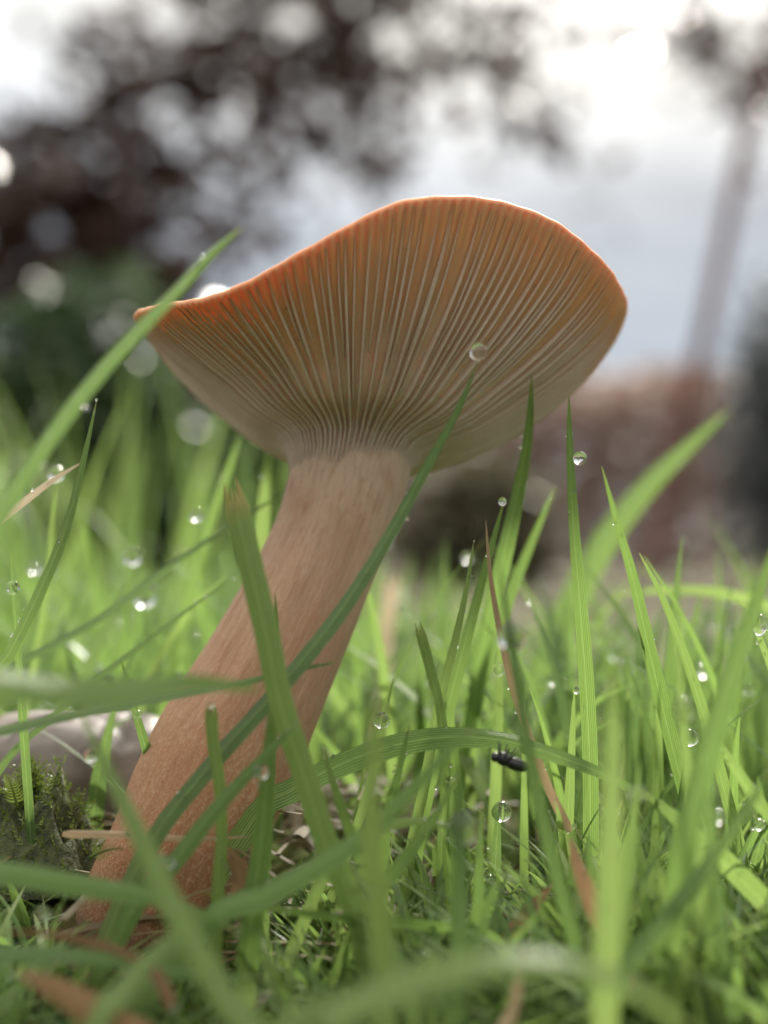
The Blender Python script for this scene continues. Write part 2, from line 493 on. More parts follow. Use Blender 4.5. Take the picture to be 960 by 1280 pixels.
# cap: a bowl of revolution, bent at the margin
ALPHA, BETA = math.radians(17.0), math.radians(0.5)
# edge-of-gill profile (mm): radius, height above the stem top
prof = np.array([(8.0, -5.2), (8.7, -2.6), (9.6, -.7), (11.0, .3), (13.5, 1.0), (16.8, 2.0), (21.8, 5.2), (27.4, 9.4), (32.6, 14.6), (36.2, 20.0)])
prof_s = spline(prof, 200) / 1000
seg = np.concatenate([[0], np.cumsum(np.linalg.norm(np.diff(prof_s, axis=0), axis=1))]); seg /= seg[-1]
ptan = norm(np.gradient(prof_s, axis=0))
pnrm = np.stack([-ptan[:, 1], ptan[:, 0]], 1)              # inward / upward
rim_deg = [0, 20, 60, 100, 140, 165, 180, 190, 200, 210, 220, 230, 240, 250, 260, 270, 280, 290, 300, 310, 320, 330, 340, 350, 360]
rim_dz = [1.4, 0.5, 0, 0.3, 0.6, 1.0, 1.1, -1.5, -4.0, -6.2, -8.0, -9.7, -10.7, -10.2, -8.0, -4.5, -1.2, .4, 0.9, 0.75, 0.3, -0.2, -0.1, 0.8, 1.4]
_rd = spline(np.stack([rim_deg, rim_dz], 1), 400)
def prof_at(t, off=0.0):
    """point on the profile at t in [0,1], moved inward by off (m)"""
    return (np.stack([np.interp(t, seg, prof_s[:, 0]), np.interp(t, seg, prof_s[:, 1])], -1)
            + np.stack([np.interp(t, seg, pnrm[:, 0]), np.interp(t, seg, pnrm[:, 1])], -1) * np.asarray(off)[..., None])
def cap_world(rz, th, t):
    r, z = rz[..., 0], rz[..., 1]
    deg = np.degrees(th) % 360
    dz = np.interp(deg, _rd[:, 0], _rd[:, 1]) / 1000
    w = np.clip((t - 0.15) / 0.85, 0, 1) ** 1.7
    z = z + dz * w
    z = z + 0.0021 * np.sin(np.pi * np.clip(t, 0, 1)) * np.maximum(0, -np.cos(th))
    wav = 0.00010 * np.sin(th * 7 + 1.2) + 0.00006 * np.sin(th * 17 + 0.4) * np.sin(th * 3) + 0.00003 * np.sin(th * 53)
    z = z + wav * w
    r = r + np.clip((r - .010) / .025, 0, 1) * (.0039 * np.cos(th) + wav)
    x, y = r * np.cos(th), r * np.sin(th)
    x = x + .23 * np.minimum(z, 0); y = y - .2 * np.minimum(z, 0)      # the gills run down along the leaning stem
    y2 = y * math.cos(ALPHA) + z * math.sin(ALPHA); z2 = -y * math.sin(ALPHA) + z * math.cos(ALPHA)
    x3 = x * math.cos(BETA) + z2 * math.sin(BETA); z3 = -x * math.sin(BETA) + z2 * math.cos(BETA)
    return np.stack([x3, y2, z3], -1) + TOP
def gill_depth(t):
    return 0.00092 * np.clip((1 - t) / 0.5, 0, 1) ** 0.9 * np.clip(t / 0.14, 0.12, 1)
NA = 720
tl = np.linspace(0, 1, 44) ** 0.9
tha = np.linspace(0, 2 * math.pi, NA + 1)
rows, rowv = [], []
for t in tl:                                               # underside, from the stem to the margin
    o_ = float(gill_depth(t)) + 0.00005
    ridge = 0.00016 * np.clip((t - 0.72) / 0.2, 0, 1) * np.sin(tha * 190)
    tt = np.full(NA + 1, t)
    rows.append(cap_world(prof_at(tt, o_ + ridge), tha, tt)); rowv.append(t)
for k, a in enumerate(np.linspace(0.15, 0.85, 6)):        # rounded margin lip
    ang = a * math.pi
    th_ = 0.00065
    tt = np.full(NA + 1, 1.0)
    rz = prof_at(tt, th_ * (1 - math.cos(ang))) + ptan[-1] * th_ * math.sin(ang)
    rows.append(cap_world(rz, tha, tt)); rowv.append(1.0)
for t in tl[::-1]:                                         # upper skin of the funnel
    thick = 0.0013 + 0.0042 * (1 - t) ** 0.8 + float(gill_depth(t))
    tt = np.full(NA + 1, t)
    rz = prof_at(tt, thick)
    rz[:, 0] = np.maximum(rz[:, 0], 0.0)
    rows.append(cap_world(rz, tha, tt)); rowv.append(t)
last = prof_at(np.zeros(NA + 1), 0.006); last[:, 0] *= 0.02
rows.append(cap_world(last, tha, np.zeros(NA + 1))); rowv.append(0.0)
first = prof_at(np.zeros(NA + 1), 0.002); first[:, 0] *= 0.02
rows.insert(0, cap_world(first, tha, np.zeros(NA + 1))); rowv.insert(0, 0.0)
V = np.array(rows); nr = len(rows)
uv_ = np.stack([np.tile(tha / (2 * math.pi), nr), np.repeat(rowv, NA + 1)], 1)
cap = mesh_obj('cap', V.reshape(-1, 3), grid_quads(NA + 1, nr), M['cap'], mushroom, uv=uv_)

# gills: each a thin plate hanging from the underside
def gill(theta, t0, t1, depth_k, thick, k):
    n = 22
    s = np.linspace(0, 1, n)
    t = t0 + (t1 - t0) * s
    full = gill_depth(t)
    if t0 > 0.05:
        full = full * np.clip(s / 0.35, 0, 1) ** 0.7
    d = full * depth_k
    wob = 0.010 * np.sin(s * 5 + k * 1.7) * s * (1 - s) + 0.006 * math.sin(k * 2.3)
    th = theta + wob
    gd = gill_depth(t)
    V, UV = [], []
    prof_w = [(0.0, 1.25), (0.45, 0.8), (0.85, 0.62), (1.0, 0.0)]
    cols = [(f, w, -1) for f, w in prof_w[:-1]] + [(1.0, 0.0, 0)] + [(f, w, 1) for f, w in prof_w[:-1][::-1]]
    for f, w, sd in cols:
        off = gd + 0.0004 - (d + 0.0004) * f
        rz = prof_at(t, off)
        r = np.maximum(rz[:, 0], 0.006)
        V.append(cap_world(rz, th + sd * w * thick * 0.5 / r, t))
        UV.append(np.stack([np.full(n, f), t], 1))
    V = np.array(V).transpose(1, 0, 2).reshape(-1, 3)
    UV = np.array(UV).transpose(1, 0, 2).reshape(-1, 2)
    return V, grid_quads(len(cols), n), UV
NG = 84
gr = np.random.default_rng(5)
for k in range(NG):
    th0 = 2 * math.pi * (k + gr.uniform(-.22, .22)) / NG
    for kind in (0, 1):
        if kind == 0:
            a = (th0, 0.0, gr.uniform(.97, .995), gr.uniform(.85, 1.0), 0.00046)
        else:
            a = (th0 + math.pi / NG, gr.choice([.28, .45, .6]) + gr.uniform(-.06, .06), gr.uniform(.965, .99), gr.uniform(.55, .85), 0.00040)
        v, q, uvg = gill(*a, k + kind * 57)
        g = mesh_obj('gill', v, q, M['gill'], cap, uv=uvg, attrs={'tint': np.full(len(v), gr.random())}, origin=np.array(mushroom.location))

# ------------------------------------------------------------------ grass blades
def blade(pts, w, roll=0.0, n=28, fold=0.22, tipdry=0.0, tint=0.5, blunt=False):
    """one blade along 3-D points (base first); w in metres"""
    c = spline(pts, n)
    tan = norm(np.gradient(c, axis=0))
    view = norm(c - np.array([0, -D, CZ]))
    side = norm(np.cross(tan, view))
    nor = np.cross(side, tan)
    s = np.linspace(0, 1, n)
    ang = roll + 0.25 * np.sin(s * 3.0)
    side2 = side * np.cos(ang)[:, None] + nor * np.sin(ang)[:, None]
    nor2 = np.cross(side2, tan)
    prof_ = np.clip(s / 0.06 + 0.55, 0, 1) * (np.clip((1 - s) / 0.02 + .45, 0, 1) if blunt else np.clip((1 - s) / 0.5, 0, 1) ** 0.66)
    hw = np.maximum(w * 0.5 * prof_, 0.00004)
    xs = np.array([-1, -.5, 0, .5, 1.0])
    V = c[:, None] + side2[:, None] * (xs[None, :, None] * hw[:, None, None]) + nor2[:, None] * (np.abs(xs)[None, :, None] * fold * hw[:, None, None])
    if blunt: V[-1] += tan[-1] * (np.array([.5, -.5, .1, -.7, .4]) * w)[:, None]       # torn end
    uv = np.stack([np.tile(xs * .5 + .5, n), np.repeat(s, 5)], 1)
    return V.reshape(-1, 3), grid_quads(5, n), uv, {'tint': np.full(5 * n, tint), 'tipdry': np.full(5 * n, tipdry)}

PXM = D / F
def hero(label, px, w, y, roll=0.0, tint=0.5, tipdry=0.35, mat='grass', cat='grass blade', name='grass_blade', group=None, blunt=False, fold=0.22):
    """px: photo points tip first (x, y[, depth]); y depth of the blade or (tip depth, base depth); w in photo pixels"""
    n = len(px)
    y0, y1 = y if isinstance(y, tuple) else (y, y)
    pts = [P(p[0], p[1], y0 + (y1 - y0) * i / (n - 1)) for i, p in enumerate(px)][::-1]
    gh = lambda p: float(slope(p[0], p[1])) - .002
    while len(pts) > 2 and pts[0][2] < gh(pts[0]) and pts[1][2] < gh(pts[1]): pts.pop(0)
    bx = px[-1]
    if name == 'grass_blade' and pts[0][2] > gh(pts[0]) + .0015 and -40 < bx[0] < 1000:
        d = pts[0] - pts[1]; d = d / np.linalg.norm(d) + np.array([0, 0, -.6]); d /= np.linalg.norm(d)
        e = pts[0] + d * min((pts[0][2] - gh(pts[0])) / max(-d[2], .25), .05); pts.insert(0, e)      # root it in the soil
    ym = (y0 + y1) / 2
    V, Q, uv, at = blade(pts, w * (D + ym) / F, roll, tint=tint, tipdry=tipdry, blunt=blunt, fold=fold)
    o = mesh_obj(name, V, Q, M[mat], uv=uv, attrs=at, origin=pts[0])
    return tag(o, label, cat, group or 'grass blades around the mushroom')

hero('blurred green blade slanting across the left tip of the cap', [(303, 283), (262, 318), (215, 368), (150, 435), (80, 520), (0, 640), (-60, 740)], 28, (-.045, -.05), .6, .12, .5)
hero('dark green blade rising across the stem with a drop on its tip', [(597, 452), (572, 512), (528, 592), (486, 668), (436, 748), (388, 812), (330, 880), (255, 965), (175, 1075)], 27, (-.026, -.028), .5, .1)
hero('pale green blade with brown frayed tip in front of the stem', [(290, 612), (308, 690), (332, 790), (350, 880), (380, 970), (405, 1050), (440, 1130), (455, 1180)], 33, (-.032, -.036), .15, .75, 1.0, blunt=True)
hero('short narrow blade standing before the middle of the stem', [(344, 742), (345, 800), (340, 880), (335, 990), (330, 1090)], 17, -.022, .4, .6)
hero('pointed blade with brown tip lying level across the stem', [(424, 827), (382, 834), (310, 850), (225, 866), (110, 888), (0, 912), (-80, 930)], 24, (-.024, -.034), .9, .3, .9)
hero('wide blurred blade lying level above the pale stone', [(330, 862), (240, 852), (150, 862), (60, 862), (-60, 850)], 40, (-.055, -.075), .3, .6)
hero('broad striped blade arching rightward from the stem base', [(830, 1010), (770, 975), (700, 946), (630, 926), (560, 921), (490, 932), (420, 958), (360, 990), (318, 1022)], 34, (-.020, -.016), .35, .45, fold=.1)
hero('tall upright blade with a drop at its side below the cap edge', [(711, 492), (712, 560), (717, 660), (726, 770), (733, 870), (737, 960), (738, 1080)], 21, (-.010, -.012), .2, .55)
hero('tapering blade leaning left, second right of the cap edge drop', [(752, 582), (770, 650), (790, 720), (812, 815), (838, 925), (862, 1015), (880, 1080)], 21, (-.008, -.010), .3, .5, .3)
hero('curved thin blade with yellow tip right of the tapering one', [(799, 691), (822, 735), (845, 792), (868, 858), (888, 925), (908, 1000), (925, 1070)], 19, (-.006, -.010), .5, .7, .7)
hero('blurred bright blade sloping up to the right by the russet hedge', [(912, 512), (862, 556), (808, 608), (752, 680), (700, 780), (670, 870)], 38, (.09, .08), .2, .6)
hero('wide blurred blade rising at the right photo edge', [(975, 660), (948, 740), (922, 815), (898, 895), (872, 985), (850, 1080)], 34, (-.045, -.05), .3, .5)
hero('blurred dark blade just behind the lower right cap edge', [(665, 470), (660, 540), (648, 610), (630, 690), (606, 790), (590, 900)], 26, (-.005, .02), .4, .25)
hero('soft blade leaning right behind the dark one under the cap', [(694, 608), (668, 668), (640, 735), (612, 810), (588, 890), (570, 980)], 22, .02, .3, .55)
hero('blade tipped with a tiny drop left of the upright tall one', [(631, 622), (612, 690), (590, 770), (566, 860), (540, 960), (520, 1060)], 20, -.004, .35, .6)
hero('slim pale blade left of the drop-tipped one', [(592, 678), (582, 740), (566, 810), (548, 880), (530, 980), (512, 1070)], 15, -.010, .3, .9)
hero('short blunt blade bending left below the slim pale one', [(523, 783), (538, 840), (550, 890), (556, 960), (552, 1060)], 14, -.016, .3, .7, blunt=True)
hero('blade with thin tip crossing the left grass toward the cap', [(121, 500), (104, 575), (82, 660), (50, 738), (14, 812), (-30, 890)], 17, (-.012, -.02), .3, .5)
hero('long thin dark blade running level behind the stem', [(352, 618), (290, 655), (210, 708), (120, 775), (20, 830), (-60, 880)], 14, (.018, .01), .6, .1)
hero('thin blade slanting below the long dark one at left', [(292, 722), (240, 758), (185, 800), (118, 850), (60, 900), (0, 960)], 11, (.012, .0), .5, .35)
hero('pale blade stub behind the cap left of the stem', [(338, 545), (332, 600), (324, 680), (312, 780), (300, 900)], 24, .03, .2, .95)
hero('bent blade behind the cap, leftmost of the two stubs there', [(300, 545), (284, 590), (262, 655), (236, 740), (210, 850)], 18, .045, .4, .6)
hero('very blurred light blade falling diagonally at the lower left', [(95, 880), (135, 965), (175, 1050), (222, 1150), (280, 1250), (330, 1330)], 34, (-.052, -.075), .2, .75)
hero('blurred blade lying along the ground at the lower left edge', [(300, 1165), (200, 1122), (110, 1105), (20, 1090), (-60, 1082)], 42, (-.045, -.055), .6, .4)
hero('very blurred pale blade arching over the bottom of the lawn', [(880, 1300), (800, 1240), (700, 1206), (600, 1205), (500, 1232), (400, 1275), (340, 1320)], 46, (-.085, -.09), .3, .8)
hero('blurred yellow-green blade standing at the lower right', [(765, 840), (766, 930), (762, 1030), (758, 1140), (755, 1260)], 34, (-.062, -.066), .2, 1.0)
hero('pale wet blade sloping down to the lower right corner', [(800, 985), (850, 1030), (900, 1075), (960, 1135), (1010, 1190)], 36, (-.026, -.034), .5, .8)
hero('short blade with a drop on top before the lower stem', [(263, 884), (266, 930), (274, 985), (276, 1050), (272, 1110)], 17, -.030, .25, .8, blunt=True)
hero('dark wide blade slanting before the stem foot', [(370, 905), (330, 945), (270, 1010), (215, 1080), (170, 1130)], 25, (-.036, -.034), .3, .3)
hero('broad shaded blade standing before the stem foot', [(338, 880), (334, 950), (330, 1020), (322, 1090), (315, 1140)], 29, -.034, .2, .35)
hero('blurred blade crossing low from the stem foot to the right', [(600, 900), (540, 960), (470, 1030), (400, 1080), (330, 1120), (250, 1160)], 34, (-.050, -.044), .4, .5)
hero('upright blurred blade at the right of the arching striped blade', [(468, 870), (468, 930), (462, 1010), (466, 1080), (474, 1160)], 30, (-.066, -.062), .2, 1.0)
hero('level blurred blade across the ground right of the stem foot', [(250, 1115), (330, 1135), (430, 1150), (530, 1160), (620, 1180)], 26, (-.038, -.034), .8, .25)
hero('thin pale blade drooping at the right edge above a long drop', [(905, 745), (935, 760), (950, 800), (968, 850), (985, 920)], 10, -.01, .3, .9)
hero('level pale blade far behind the right blades', [(765, 745), (830, 738), (900, 742), (980, 765), (1040, 800)], 15, .05, .3, .9)
hero('blurred slim blade behind the curved yellow-tipped one', [(878, 738), (862, 790), (840, 850), (825, 920), (815, 990)], 15, .03, .3, .5)
hero('thin blade leaning right in the lower right corner', [(962, 960), (930, 1015), (880, 1085), (820, 1160), (770, 1230)], 26, (-.05, -.055), .4, .3)
hero('stout blade rising at the right corner under the wide one', [(885, 905), (905, 940), (945, 1000), (990, 1070)], 18, -.028, .3, .75)

hero('green blade leaning left from the patch right of the stem foot', [(404, 935), (418, 985), (440, 1050), (468, 1130)], 18, -.030, .3, .7)
hero('slender blade rising between the stem foot and the ringed drop', [(512, 905), (498, 965), (482, 1030), (474, 1110)], 16, -.024, .3, .5)
hero('arched blade low under the broad striped one', [(610, 1060), (550, 1030), (490, 1030), (430, 1065), (390, 1125)], 18, (-.03, -.028), .4, .85)
hero('blade leaning right across the low grass below the striped one', [(575, 965), (540, 1025), (500, 1080), (450, 1150)], 20, (-.034, -.032), .3, .6)
hero('grey-green blade lying over the straw at the stem foot', [(470, 1085), (410, 1080), (350, 1098), (290, 1130)], 22, (-.03, -.034), .7, .2)
hero('blurred blade leaning right over the bottom left litter', [(250, 1140), (200, 1185), (150, 1240), (110, 1300)], 30, (-.058, -.066), .3, .7)
hero('blurred dark blade lying along the bottom left edge', [(330, 1225), (230, 1215), (120, 1195), (20, 1190), (-60, 1200)], 30, (-.05, -.058), .6, .2)

G = 'dead stalks and leaves among the grass'
hero('thin brown dry stalk leaning through the right grass', [(607, 650), (614, 730), (632, 825), (655, 905), (685, 985), (712, 1040)], 13, (-.016, -.018), .4, .05, mat='dry', cat='dry stalk', name='dry_stalk', group=G)
hero('cream dry straw sticking in at the left photo edge', [(102, 578), (60, 604), (10, 642), (-50, 690)], 11, (-.006, -.012), .3, .0, mat='cream', cat='dry stalk', name='dry_stalk', group=G)
hero('tan stalk lying level across the stem foot', [(312, 1046), (240, 1048), (160, 1043), (78, 1042)], 11, -.022, .4, .1, mat='dry', cat='dry stalk', name='dry_stalk', group=G)
hero('orange dead leaf drooping in the lower right grass', [(712, 1046), (722, 1085), (740, 1130), (768, 1195), (790, 1240)], 27, (-.036, -.045), .2, .1, mat='rust', cat='dead leaf', name='dead_leaf', group=G)
hero('brown curled leaf leaning on the stem foot', [(272, 1052), (292, 1075), (300, 1105), (290, 1135)], 24, -.026, .3, .2, mat='rust', cat='dead leaf', name='dead_leaf', group=G)
hero('blurred orange-brown leaf lying in the lower left corner', [(20, 1215), (70, 1240), (130, 1275), (190, 1310)], 44, (-.06, -.065), .3, .1, mat='rust', cat='dead leaf', name='dead_leaf', group=G)
hero('faded red-brown leaf scrap left of the orange drooping leaf', [(690, 1105), (668, 1130), (645, 1160), (630, 1185)], 24, -.03, .3, .4, mat='rust', cat='dead leaf', name='dead_leaf', group=G)
hero('blurred brown stalk curving over the lower left corner', [(0, 1165), (60, 1168), (130, 1185), (190, 1215), (215, 1260)], 18, (-.05, -.055), .4, .5, mat='rust', cat='dry stalk', name='dry_stalk', group=G)
hero('pale buff scrap of straw at the bottom edge', [(655, 1180), (648, 1220), (640, 1262), (625, 1290)], 15, (-.055, -.06), .3, .0, mat='dry', cat='dry stalk', name='dry_stalk', group=G)
hero('blurred tan broken stalk tip behind the stem right side', [(490, 725), (482, 790), (476, 860), (470, 950)], 22, .09, .3, .0, mat='cream', cat='dry stalk', name='dry_stalk', group=G, blunt=True)

# ------------------------------------------------------------------ dew drops
drop_mesh = {}
holders = []
def drop(px, py, y, rpx, label, squash=1.0):
    c = P(px, py, y); r = rpx * (D + y) / F
    key = round(squash, 2)
    if key not in drop_mesh:
        v, q, tr = ellipsoid((0, 0, 0), (1, 1, key), 32, 20)
        v[:, 2] += .10 * (v[:, 2] > 0) * v[:, 2] ** 2          # slightly drawn up where it hangs on
        o = mesh_obj('dew_drop', v, q, M['water'], tris=tr)
        drop_mesh[key] = o.data
    else:
        o = bpy.data.objects.new('dew_drop', drop_mesh[key]); C.objects.link(o)
    o.location = c
    o.scale = (r * random.uniform(.9, 1.08), r * random.uniform(.9, 1.08), r * random.uniform(.86, 1.08))
    o.rotation_euler = (random.uniform(-.4, .4), random.uniform(-.4, .4), random.uniform(0, 3))
    tag(o, label, 'dew drop', 'dew drops on the grass')
    if not any(q in label for q in ('upright blade', 'gills', 'short blade before', 'diagonal blade', 'broad blade', 'tip under the cap', 'drooping blade')):
        holders.append((c, r))
for d in [
    (725, 573, -.0115, 9.5, 'clear drop on the right side of the tall upright blade'),
    (598, 440, -.0262, 10.5, 'milky drop on the blade tip in front of the gills'),
    (16, 735, -.014, 9.5, 'sharp drop on the left edge blade below the cream straw'),
    (70, 593, .02, 10, 'faint blurred drop under the cream straw at left'),
    (165, 697, .035, 11, 'upper blurred drop in the grass left of the stem'),
    (181, 745, .04, 15, 'biggest blurred drop in the grass left of the stem'),
    (245, 645, .03, 7, 'small blurred drop highest in the grass left of the stem'),
    (44, 710, .04, 9, 'blurred drop right above the sharp drop at the left edge'),
    (477, 901, -.012, 11, 'clear drop right of the stem above the striped blade'),
    (640, 797, -.046, 18, 'bright blurred drop beside the dry brown stalk'),
    (862, 922, -.012, 11.5, 'clear round drop below the curved yellow-tipped blade'),
    (854, 890, -.042, 15, 'bright blurred drop just above the clear one at right'),
    (884, 988, -.044, 14, 'blurred drop below the clear round one at right'),
    (879, 838, .04, 10, 'soft blurred drop left of the right edge blade'),
    (771, 818, .045, 10, 'soft blurred drop between the tall and tapering blades'),
    (627, 1015, -.014, 13, 'clear ringed drop under the striped blade'),
    (579, 1036, -.048, 21, 'large bright blurred drop low in the middle grass'),
    (797, 992, -.042, 11, 'dull blurred drop on the yellow-green standing blade'),
    (563, 980, -.016, 9, 'small clear drop below the middle of the striped blade'),
    (628, 627, -.005, 5, 'tiny drop on a blade tip under the cap'),
    (720, 863, -.012, 5, 'tiny drop left of the foot of the tall blade'),
    (949, 1031, -.02, 8, 'bright drop at the right edge near the corner blade'),
    (898, 1021, -.04, 9, 'dim blurred drop below the right blurred ones'),
    (172, 893, -.01, 5, 'tiny bright drop by the pale stone'),
    (264, 881, -.031, 5, 'tiny drop on top of the short blade before the stem'),
    (206, 1078, -.036, 13, 'bright flattened drop on the diagonal blade at lower left', .6),
    (326, 965, -.036, 10, 'faint drop on the broad blade before the stem foot'),
    (113, 945, -.03, 8, 'round drop on the blurred diagonal blade by the moss'),
    (612, 1100, -.02, 8, 'small drop in the low grass below the ringed one'),
    (950, 783, -.011, 8, 'long drop hanging on the thin drooping blade at right', 1.9),
    (622, 838, .0, 8, 'small pale drop below the bright one by the dry stalk'),
    (534, 1186, -.045, 7, 'tiny drop among the dead straw at the bottom'),
    (612, 1157, -.03, 11, 'rough cluster-like drop on the ground near the orange leaf'),
    (53, 1142, -.045, 9, 'bright drop on the ground at the lower left'),
    (560, 852, .0, 6, 'small drop on the short blunt blade'),
    (935, 862, .03, 8, 'faint blurred drop at the right edge blade'),
]:
    drop(*d)

# the mass of the lawn, many blades in one mesh
def field(n, xf, yf, lf, wf, K, lean=(.15, .6), seed=0, keep=None, tone=.45):
    r = np.random.default_rng(seed)
    y = yf(r, n); x = xf(r, n, y); L = lf(r, n, x, y)
    if keep is not None:
        L = keep(x, y, L) if keep.__name__ == 'f' else np.where(keep(x, y, L), L, 0)
        k = L > .004; x, y, L = x[k], y[k], L[k]
    n = len(x)
    az = r.uniform(0, 2 * np.pi, n); ln = r.uniform(*lean, n); dr = r.uniform(0.0, .5, n)
    w = wf(r, n); face = az + np.pi / 2 + r.normal(0, .5, n)
    s = np.linspace(0, 1, K)
    h = L[:, None] * (ln[:, None] * (.35 * s + .65 * s ** 2.2))
    z = L[:, None] * np.sqrt(np.maximum(1 - .75 * ln[:, None] ** 2, .1)) * (s - .45 * dr[:, None] * s ** 3) - 0.002 + slope(x, y)[:, None]
    c = np.stack([x[:, None] + np.cos(az)[:, None] * h, y[:, None] + np.sin(az)[:, None] * h, z], -1)
    near_ = np.hypot(x + .02, y) < .09                     # no blade grows through the stem
    ok = np.ones(n, bool)
    dd = np.linalg.norm(c[near_][:, :, None] - ax[None, None, ::8], axis=-1) - sr[None, None, ::8]
    if dd.size: ok[near_] = dd.min((1, 2)) > .0008
    c, az, face, w, x, y = c[ok], az[ok], face[ok], w[ok], x[ok], y[ok]; n = len(x)
    sx, sy = np.cos(face), np.sin(face)
    hw = .5 * w[:, None] * np.clip((1 - s) / .6, 0.02, 1)[None, :] ** .75
    side = np.stack([sx, sy, np.zeros(n)], -1)[:, None, :] * hw[..., None]
    fold = np.stack([np.cos(az), np.sin(az), np.full(n, .2)], -1)[:, None, :] * hw[..., None] * .35
    V = np.stack([c - side + fold, c, c + side + fold], 2)          # n,K,3,3
    base = (np.arange(n) * K * 3)[:, None]
    Q = (grid_quads(3, K)[None] + base[..., None]).reshape(-1, 4)
    uv = np.stack([np.tile([0, .5, 1.0], n * K), np.tile(np.repeat(s, 3), n)], 1)
    tint = np.repeat(np.clip(r.normal(tone, .34, n), 0, 1), K * 3)
    tipd = np.repeat(np.where(r.random(n) < .3, r.random(n), 0), K * 3)
    return V.reshape(-1, 3), Q, uv, tint, tipd

def holder_blades():
    """the blades that carry the free drops: each ends at its drop or runs past its side"""
    r = np.random.default_rng(77); V, Q, U, T, Dd, o_ = [], [], [], [], [], 0
    for c, rad in holders:
        x = c[0] + (.012 if abs(c[0] - P(640, 797, -.046)[0]) < 1e-6 else r.normal(0, .006)); y = c[1] + (-.006 if c[1] < -.04 else r.uniform(-.002, .008))
        b = np.array([x, y, float(slope(x, y)) - .002])
        e = c + np.array([r.uniform(-.3, .3) * rad, rad * .5, rad * .9])
        if r.random() < .5: e = e + norm(e - b) * r.uniform(.002, .008)
        m_ = (b + e) / 2 + np.array([(b[0] - e[0]) * -.15, .001, .0015])
        v, q, u, at = blade([b, m_, e], r.uniform(.0011, .0019), r.uniform(-.6, .6), n=14, tint=float(r.random()))
        V.append(v); Q.append(q + o_); U.append(u); T.append(at['tint']); Dd.append(at['tipdry']); o_ += len(v)
    return np.vstack(V), np.vstack(Q), np.vstack(U), np.concatenate(T), np.concatenate(Dd)
def wedge(mar): return lambda r, n, y: r.uniform(-1, 1, n) * (.33 * (y + D) + mar)
def limit(lim_px):
    """blades shortened where they would stand in front of the mushroom"""
    def f(x, y, L):
        px = 480 + F * x / (y + D)
        lim = np.interp(px, *lim_px)
        top = (CZ - slope(x, y) - ((lim - 640) / F + .035) * (y + D)) / .9
        return np.minimum(L, top * np.random.default_rng(len(x)).uniform(.55, 1, len(x)))
    return f
keep_front = limit(([0, 90, 120, 330, 400, 455, 465, 495, 505, 590, 600, 668, 680, 835, 845, 882, 892, 960],
                    [930, 930, 1040, 1020, 950, 930, 960, 960, 890, 860, 1035, 1035, 850, 830, 945, 945, 830, 830]))
fields = [
    field(60, lambda r, n, y: r.uniform(-.05, .05, n), lambda r, n: r.uniform(-.085, -.04, n),
          lambda r, n, x, y: r.uniform(.010, .024, n), lambda r, n: r.uniform(.001, .0022, n), 9, (.2, .95), 12, keep_front),
    field(600, lambda r, n, y: r.uniform(-.062, .062, n), lambda r, n: r.uniform(-.05, .015, n),
          lambda r, n, x, y: r.uniform(.012, .040, n), lambda r, n: r.uniform(.0009, .0022, n), 10, (.3, 1.05), 1, keep_front, .55),
    field(620, lambda r, n, y: r.uniform(.006, .065, n), lambda r, n: r.uniform(-.045, .02, n),
          lambda r, n, x, y: r.uniform(.025, .05, n), lambda r, n: r.uniform(.0012, .0026, n), 10, (.1, .9), 2, keep_front),
    field(2100, wedge(.03), lambda r, n: .008 + .40 * r.random(n) ** .8, lambda r, n, x, y: r.uniform(.028, .062, n) * np.where(x < -.01, 1.0, .95),
          lambda r, n: r.uniform(.0014, .0034, n), 8, (.1, .9), 3,
          lambda x, y, L: ~((np.hypot(x + .018 - y * .3, y - .0) < .013)) & ((y < .17) | (x < .0 + .12 * np.sin(y * 40) * y)), .27),
    field(70, lambda r, n, y: -.02 - (.33 * (y + D)) * r.random(n), lambda r, n: r.uniform(.05, .6, n), lambda r, n, x, y: r.uniform(.08, .13, n) * np.clip((y + .2) / .45, .6, 1.5),
          lambda r, n: r.uniform(.002, .004, n), 8, (.1, .6), 4),
    field(3000, wedge(.1), lambda r, n: .4 + 1.1 * r.random(n) ** 1.3, lambda r, n, x, y: r.uniform(.03, .05, n) * np.where(x < -.05, .95, .9),
          lambda r, n: r.uniform(.002, .006, n), 5, (.1, .9), 5, lambda x, y, L: x < -.03 - .1 * y, .2),
    field(1800, wedge(.3), lambda r, n: 1.7 + 6.0 * r.random(n) ** .9, lambda r, n, x, y: r.uniform(.03, .05, n),
          lambda r, n: r.uniform(.006, .014, n), 4, (.1, .9), 6, lambda x, y, L: x < -.1 * y, .1),
]
fields.append(field(600, lambda r, n, y: r.uniform(-.055, .06, n), lambda r, n: r.uniform(-.05, .04, n),
          lambda r, n, x, y: r.uniform(.003, .010, n), lambda r, n: r.uniform(.0004, .0011, n), 5, (.3, .95), 7))
fields.append(field(620, lambda r, n, y: r.uniform(-.06, .062, n), lambda r, n: r.uniform(-.058, .012, n),
          lambda r, n, x, y: r.uniform(.028, .060, n), lambda r, n: r.uniform(.0013, .0027, n), 14, (.55, 1.12), 8, keep_front, .6))
keep_tall = limit(([0, 330, 500, 640, 700, 960], [620, 700, 740, 690, 640, 640]))
fields.append(field(950, lambda r, n, y: r.uniform(-.06, .062, n), lambda r, n: r.uniform(-.05, .02, n),
          lambda r, n, x, y: r.uniform(.022, .052, n), lambda r, n: r.uniform(.0009, .0022, n), 12, (.65, 1.12), 8, keep_front, .6))
def keep_tall(x, y, L):
    px = 480 + F * x / (y + D)
    return 640 + F * ((CZ - L * .97 - slope(x, y)) / (y + D) - .035) > np.where(px < 640, 720, 640)
